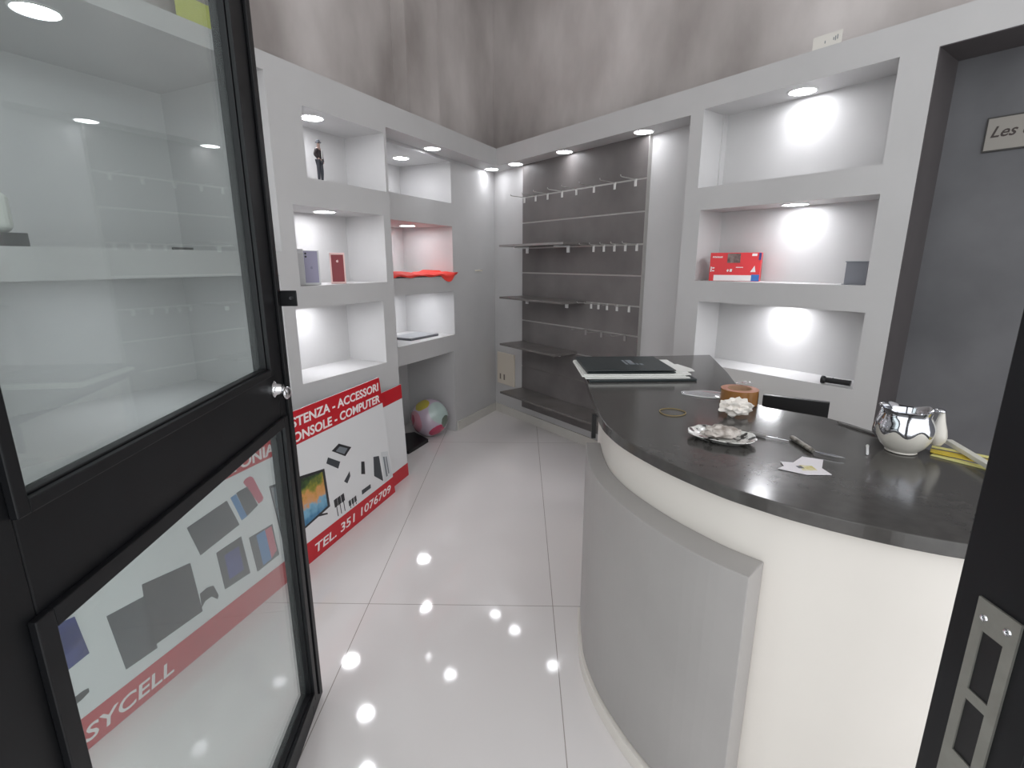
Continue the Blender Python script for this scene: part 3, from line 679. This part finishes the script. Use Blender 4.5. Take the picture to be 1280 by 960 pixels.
# folders
fd = thing('document_folder', 'big dark green folder with white emblem on top of the paper pile', 'folder', (.66, 2.60, Z0+.034), .03)
M_fold = mat('dark_green_folder', '#222b2d', .35, var=.08); M_pap = mat('white_paper', '#dedfdb', .6)
MB().box(-.30, .135, -.20, .175, 0, .005).box(-.30, -.295, -.20, .175, .005, .010).box(-.30, .135, -.20, .175, .010, .015).build('cover', M_fold, fd, bevel=.001)
mb = MB()
for x, w_, y0, y1 in ((-.075, .012, -.06, .06), (-.055, .03, -.055, .065), (-.018, .010, -.06, -.02), (0.0, .014, -.07, -.03)): mb.box(x, x+w_, y0, y1, .0152, .0156)
mb.build('emblem', K3, fd)
pl_ = []
for k, (x0, x1, y0, y1, z, rz, lab) in enumerate((( -.31, .20, -.225, .19, .012, .02, 'lowest white sheaf of paper in the pile under the green folder'), (-.32, .185, -.215, .17, .0185, .0, 'middle white sheaf of paper in the pile under the green folder'), (-.315, .21, -.205, .17, .025, .02, 'topmost white sheaf of paper just beneath the green folder'))):
    o = MB().box(x0, x1, y0, y1, 0, .0058).build('paper_sheaf', M_pap, None, bevel=.0008); o.location = (.66, 2.60, Z0+z); o.rotation_euler = (0, 0, rz); tag(o, lab, 'paper', 'paper sheaves under the folder')
lf = MB().box(-.30, .225, -.235, .17, 0, .0112).build('document_folder', M_fold, None, bevel=.002); lf.location = (.66, 2.60, Z0); lf.rotation_euler = (0, 0, .05)
tag(lf, 'dark green folder lying flat at the bottom of the paper pile', 'folder')
nt_ = MB().prism([(-.055, -.09), (.05, -.085), (.062, -.03), (.04, .09), (-.055, .085)], 0, .003).build('note_paper', M_pap, None); nt_.location = (.850, 2.535, Z0+.0312); nt_.rotation_euler = (0, .0, .12)
tag(nt_, 'loose white note lying on the right end of the paper pile', 'paper')
# clear pouch
M_cl = clear_glass('clear_plastic', (.93, .93, .94, 1), .30, (.8, .8, .82, 1), 1.6, .1)
rows = []
for i in range(9):
    a = i/8; row = []
    wd = .055*math.sin(math.pi*min(1, .08+a*.75))+.004
    for k in range(7):
        b = k/6-.5; row.append((-.09+.2*a, b*2*wd, .002+.016*math.cos(b*math.pi)*math.sin(math.pi*(.1+.8*a))))
    rows.append(row)
po_ = cloth('clear_pouch', M_cl, rows, None, .0015); po_.location = (.835, 2.125, Z0); po_.rotation_euler = (0, 0, -.25)
tag(po_, 'small clear plastic pouch left of the brown tape roll', 'pouch')
rim = [(r[0][0], r[0][1], r[0][2]) for r in rows]+[(r[-1][0], r[-1][1], r[-1][2]) for r in rows[::-1]]
MB().tube(rim, .0022, 6, True).build('seam', M_white, po_)
# tape roll
M_tape = mat('brown_tape', '#946534', .22, coat=.6, var=.1, scale=25); M_core = mat('tape_edge', '#b9816b', .55, var=.12, scale=60)
tpx = thing('tape_roll', 'roll of brown packing tape standing on the worktop by the white tissue', 'tape', (.925, 1.985, Z0), .3)
MB().lathe([(.046, .002), (.072, .002), (.072, .062), (.046, .062), (.046, .002)], 40).build('tape', [M_tape, M_core], tpx)
for p in bpy.data.objects['tape'].data.polygons: p.material_index = 1 if abs(p.normal.z) > .7 else 0
MB().lathe([(.043, 0), (.0459, 0), (.0459, .064), (.043, .064), (.043, 0)], 40).build('core', mat('tape_core', '#b08d72', .7), tpx)
rows = []
for i in range(6):
    row = [(-.02+.012*i+random.uniform(-.006, .006), -.02+.011*k+random.uniform(-.004, .004), .064+.018*math.sin(i*1.4+k)**2+random.uniform(0, .006)) for k in range(5)]
    rows.append(row)
scr = cloth('plastic_scrap', M_cl, rows, None, .001); scr.location = (.955, 2.03, Z0); tag(scr, 'crumpled clear plastic scrap resting on the brown tape roll', 'plastic')
# crumpled tissue
def crumple(name, m, loc, r, sc, label, cat, amp=.35, seed=1):
    rnd = random.Random(seed); bm = bmesh.new(); bmesh.ops.create_icosphere(bm, subdivisions=4, radius=r)
    from mathutils import noise
    for v in bm.verts:
        d = v.co.normalized(); q = noise.noise(d*2.2+Vector((seed, 0, 0)))+.55*noise.noise(d*4.2+Vector((0, seed, 0)))+.12*noise.noise(d*9)
        v.co = d*r*(1+amp*q); v.co.x *= sc[0]; v.co.y *= sc[1]; v.co.z *= sc[2]
    zm = min(v.co.z for v in bm.verts)
    for v in bm.verts: v.co.z = max(0, v.co.z-zm-.004)
    mb = MB(); mb.bm.free(); mb.bm = bm; o = mb.build(name, m, None, smooth=True); o.location = loc; return tag(o, label, cat)
crumple('tissue', mat('tissue_white', '#efe9e2', .8), (.832, 1.80, Z0), .036, (1.5, 1.0, .85), 'crumpled white tissue lying against the brown tape roll', 'tissue', .5, 3)
# rubber band
pts = [(.048*math.cos(a)*(1+.05*math.cos(3*a)), .05*math.sin(a)*(1+.04*math.sin(2*a)), .002) for a in [2*math.pi*k/40 for k in range(40)]]
rbn = MB().tube(pts, .0017, 6, True).build('rubber_band', mat('tan_rubber', '#8f7a45', .5)); rbn.location = (.614, 1.852, Z0); tag(rbn, 'thin tan rubber band lying alone on the worktop', 'rubber band')
# foil plate with ash
M_pl = mat('patterned_plate', '#dcdcd8', .25, col2='#2f2c2a', scale=48, detail=6, coat=.4)
mpn = M_pl.node_tree
for n in mpn.nodes:
    if n.type == 'VALTORGB': n.color_ramp.elements[0].position = .42; n.color_ramp.elements[1].position = .5
pt = thing('patterned_dish', 'shallow white dish with black floral pattern near the counter edge', 'dish', (.68, 1.552, Z0), -.62)
NS = 48; mb = MB()
def ringpts(sx, sy, z, wav):
    out = []
    for k in range(NS):
        a = 2*math.pi*k/NS; q = (abs(math.cos(a))**2.6+abs(math.sin(a))**2.6)**(-1/2.6); q *= 1+wav*math.cos(8*a); out.append(mb.bm.verts.new((sx*q*math.cos(a), sy*q*math.sin(a), z+wav*.05*math.cos(8*a))))
    return out
R_ = [ringpts(.055, .04, 0, 0), ringpts(.075, .055, .002, 0), ringpts(.100, .074, .017, .02), ringpts(.104, .078, .0185, .025), ringpts(.100, .074, .0195, .02), ringpts(.076, .056, .0055, 0), ringpts(.05, .036, .0035, 0)]
for a, b in zip(R_, R_[1:]):
    for k in range(NS): mb.bm.faces.new((a[k], a[(k+1) % NS], b[(k+1) % NS], b[k]))
mb.bm.faces.new(R_[0][::-1]); mb.bm.faces.new(R_[-1])
mb.build('dish', M_pl, pt, smooth=True)
cr_ = crumple('crumpled_paper', mat('stained_paper', '#dad3cd', .8, col2='#8f857d', scale=40), (.686, 1.56, Z0+.0042), .037, (1.5, 1., .5), 'crumpled stained paper lying in the patterned dish', 'paper', .4, 9)
# pens, knife, paper scrap
def rod(name, a, b, r, m, label, cat, parts=None):
    a, b = Vector((*a, 0)), Vector((*b, 0)); L = (b-a).length; t = thing(name, label, cat, ((a+b)/2).to_tuple()[:2]+(Z0+r,), math.atan2(b.y-a.y, b.x-a.x)); return t, L
t, L = rod('screwdriver', (.792, 1.60), (.885, 1.525), .006, None, 'thin grey screwdriver beside the patterned dish', 'screwdriver')
MB().lathe([(0, -L/2), (.005, -L/2), (.006, -L/2+.01), (.0055, -.012), (.003, -.006), (0, -.006)], 14, Rx).build('handle', M_edge, t)
MB().lathe([(0, -.006), (.0018, -.006), (.0018, L/2-.008), (.0012, L/2), (0, L/2)], 10, Matrix.Translation((0, 0, -.001)) @ Rx).build('shaft', M_chrome, t)
t, L = rod('pocket_knife', (.908, 1.552), (.905, 1.425), .008, None, 'silver pocket knife with its narrow blade out beside the white scrap', 'knife')
M_kn = mat('knife_scales', '#a9a59c', .3, .6, col2='#4a4640', scale=70)
MB().lathe([(0, -L/2), (.006, -L/2), (.009, -L/2+.012), (.0085, 0), (.009, L/2-.01), (.006, L/2), (0, L/2)], 16, Matrix.Diagonal((1, 1, .85, 1)) @ Rx).build('handle', M_kn, t)
MB().prism([(L/2-.004, -.003), (L/2+.02, .012), (L/2+.045, .045), (L/2+.052, .062), (L/2+.03, .046), (L/2+.005, .012), (L/2-.006, .003)], -.001, .0008).build('blade', M_chrome, t)
rows = []
sp_ = mat('scrap_paper', '#e6e2e6', .6)
sc2 = thing('paper_scrap', 'torn white paper scrap with a yellow smear on it, by the pocket knife', 'paper', (.815, 1.318, Z0), .25)
PTS = [(-.075, .01), (-.03, -.045), (.035, -.062), (.045, -.02), (.10, .03), (.06, .066), (.0, .035), (-.03, .05), (-.045, .02)]
MB().prism(PTS, 0.0008, .0022).build('sheet', sp_, sc2)
MB().prism([(-.02, -.02), (.02, -.03), (.03, .0), (.0, .015)], .0022, .0026).build('yellow_smear', mat('yellow_smear', '#cdc27a', .6, col2='#e2ddc8', scale=60), sc2)
MB().prism([(-.018, -.005), (-.004, -.01), (0, .008), (-.015, .01)], .0026, .0030).build('dark_smear', K2, sc2)
# white stub
t, L = rod('cigarette_end', (1.048, 1.395), (1.112, 1.488), .0042, None, 'short white cigarette end lying left of the silver pot', 'cigarette')
L = .07
MB().lathe([(0, -L/2), (.0036, -L/2), (.0036, L/2), (0, L/2)], 12, Rx).build('paper_tube', M_white, t)
MB().lathe([(0, L/2), (.0042, L/2), (.0042, L/2+.014), (0, L/2+.014)], 12, Rx).build('tip', M_pap, t)
t, L = rod('stylus', (1.165, 1.715), (1.222, 1.56), .004, None, 'slender grey stylus lying behind the silver pot', 'pen')
MB().lathe([(0, -L/2), (.002, -L/2), (.004, -L/2+.012), (.004, L/2), (0, L/2)], 12, Rx).build('barrel', mat('grey_barrel', '#6d6b69', .4), t)
MB().lathe([(0, -L/2-.008), (.0012, -L/2-.006), (.002, -L/2), (0, -L/2)], 10, Rx).build('tip', M_blk, t)

# silver glazed pot
pot = thing('ceramic_pot', 'cream pearl ceramic pot with silver dripping glaze and two ears', 'pot', (1.186, 1.448, Z0), 0)
M_pearl = mat('pearl_glaze', '#cfcbc2', .28, coat=.6); M_sil = mat('silver_glaze', '#d2d4da', .09, 1.)
prof = [(0, .004), (.034, .004), (.038, 0), (.041, .002), (.040, .006), (.056, .022), (.068, .045), (.0715, .066), (.070, .085), (.0625, .105), (.057, .118)]
MB().lathe(prof+[(.054, .118), (.058, .105), (.066, .085), (.067, .066), (.062, .045), (.05, .022), (0, .012)], 48).build('body', M_pearl, pot)
mb = MB(); NS = 72; Ks = 12
grid_ = []
for k in range(NS):
    a = 2*math.pi*k/NS
    low = .067+.009*math.sin(a*7+.6)+.003*math.sin(a*3)
    col_ = []
    for j in range(Ks+1):
        z = low+(.128-low)*j/Ks
        for (r0, q0), (r1, q1) in zip(prof[4:], prof[5:]+[(.060, .140)]):
            if q0 <= z <= q1: r = r0+(r1-r0)*(z-q0)/(q1-q0); break
        else: r = .059
        r += .0022*(1 if j else .0)
        sq = 1+.16*max(0, (z-.098)/.03)*(abs(math.cos(2*(a-.1)))**3)
        col_.append((r*sq*math.cos(a), r*sq*math.sin(a), z+.010*max(0, (z-.105)/.023)*abs(math.cos(2*(a-.1)))**4))
    for j in range(4):
        r, sq = .052-.006*j, 1.04; col_.append((r*sq*math.cos(a), r*sq*math.sin(a), .126-.018*j))
    grid_.append([mb.bm.verts.new(c) for c in col_])
for k in range(NS):
    a, b = grid_[k], grid_[(k+1) % NS]
    for j in range(len(a)-1): mb.bm.faces.new((a[j], b[j], b[j+1], a[j+1]))
mb.build('silver_glaze', M_sil, pot, smooth=True)
MB().lathe([(0, .118), (.03, .1165), (.0475, .1115), (.0475, .1085), (0, .112)], 40).build('lid', M_sil, pot)
MB().box(-.030, .030, -.005, .005, .1135, .1195, Matrix.Rotation(math.radians(-39), 4, 'Z') @ Matrix.Translation((0, -.012, 0))).build('coin_slot', M_blk, pot)
for sgn in (1, -1):
    ang = -.3 if sgn == 1 else 2.25
    cx_, cy_ = (.086 if sgn == 1 else .066)*math.cos(ang), (.086 if sgn == 1 else .066)*math.sin(ang)
    MB().lathe([(0, .02), (.012, .022), (.021, .036), (.0225, .050), (.019, .07), (.0115, .095), (.006, .122), (.0, .128)], 22, Matrix.Translation((cx_*(1.0 if sgn == 1 else .9), cy_*(1.0 if sgn == 1 else .9), .008)) @ Matrix.Diagonal((1, 1, 1, 1))).build('ear', M_pearl if sgn == 1 else M_sil, pot)
    MB().ball((cx_*.92, cy_*.92, .134), .011, 14, 10, (1.3, 1.3, .7)).build('ear_tip', M_sil, pot)

# yellow strips and white bar at the counter's right
M_y1 = mat('yellow_strip', '#cbb33e', .5, var=.1, scale=20); M_y2 = mat('pale_yellow_strip', '#d6d18a', .5)
yy = [((1.255, 1.415), (1.36, 1.255), .012, M_y2, 'lowest'), ((1.27, 1.44), (1.41, 1.315), .016, M_y1, 'second'), ((1.262, 1.425), (1.385, 1.285), .013, M_y1, 'third'), ((1.285, 1.455), (1.415, 1.335), .008, M_y2, 'topmost')]
for k, (a, b, wd, m, nm) in enumerate(yy):
    a, b = Vector((*a, 0)), Vector((*b, 0)); L = (b-a).length
    o = MB().box(-L/2, L/2, -wd, wd, 0, .0032).build('ruler_strip', m, None, bevel=.0005); c = (a+b)/2
    o.location = (c.x, c.y, Z0+.0034*k); o.rotation_euler = (0, 0, math.atan2(b.y-a.y, b.x-a.x)); tag(o, nm+' of the flat yellow strips stacked right of the silver pot', 'ruler', 'yellow strips beside the pot')
a, b = Vector((1.350, 1.475, 0)), Vector((1.270, 1.175, 0)); L = (b-a).length; c = (a+b)/2
wb = MB().box(-L/2, L/2, -.010, .010, 0, .014).build('trunking', mat('white_trunking', '#d3d2c9', .4), None, bevel=.002); wb.location = (c.x, c.y, Z0+.0142); wb.rotation_euler = (0, 0, math.atan2(b.y-a.y, b.x-a.x))
tag(wb, 'long white plastic bar lying across the yellow strips', 'bar')
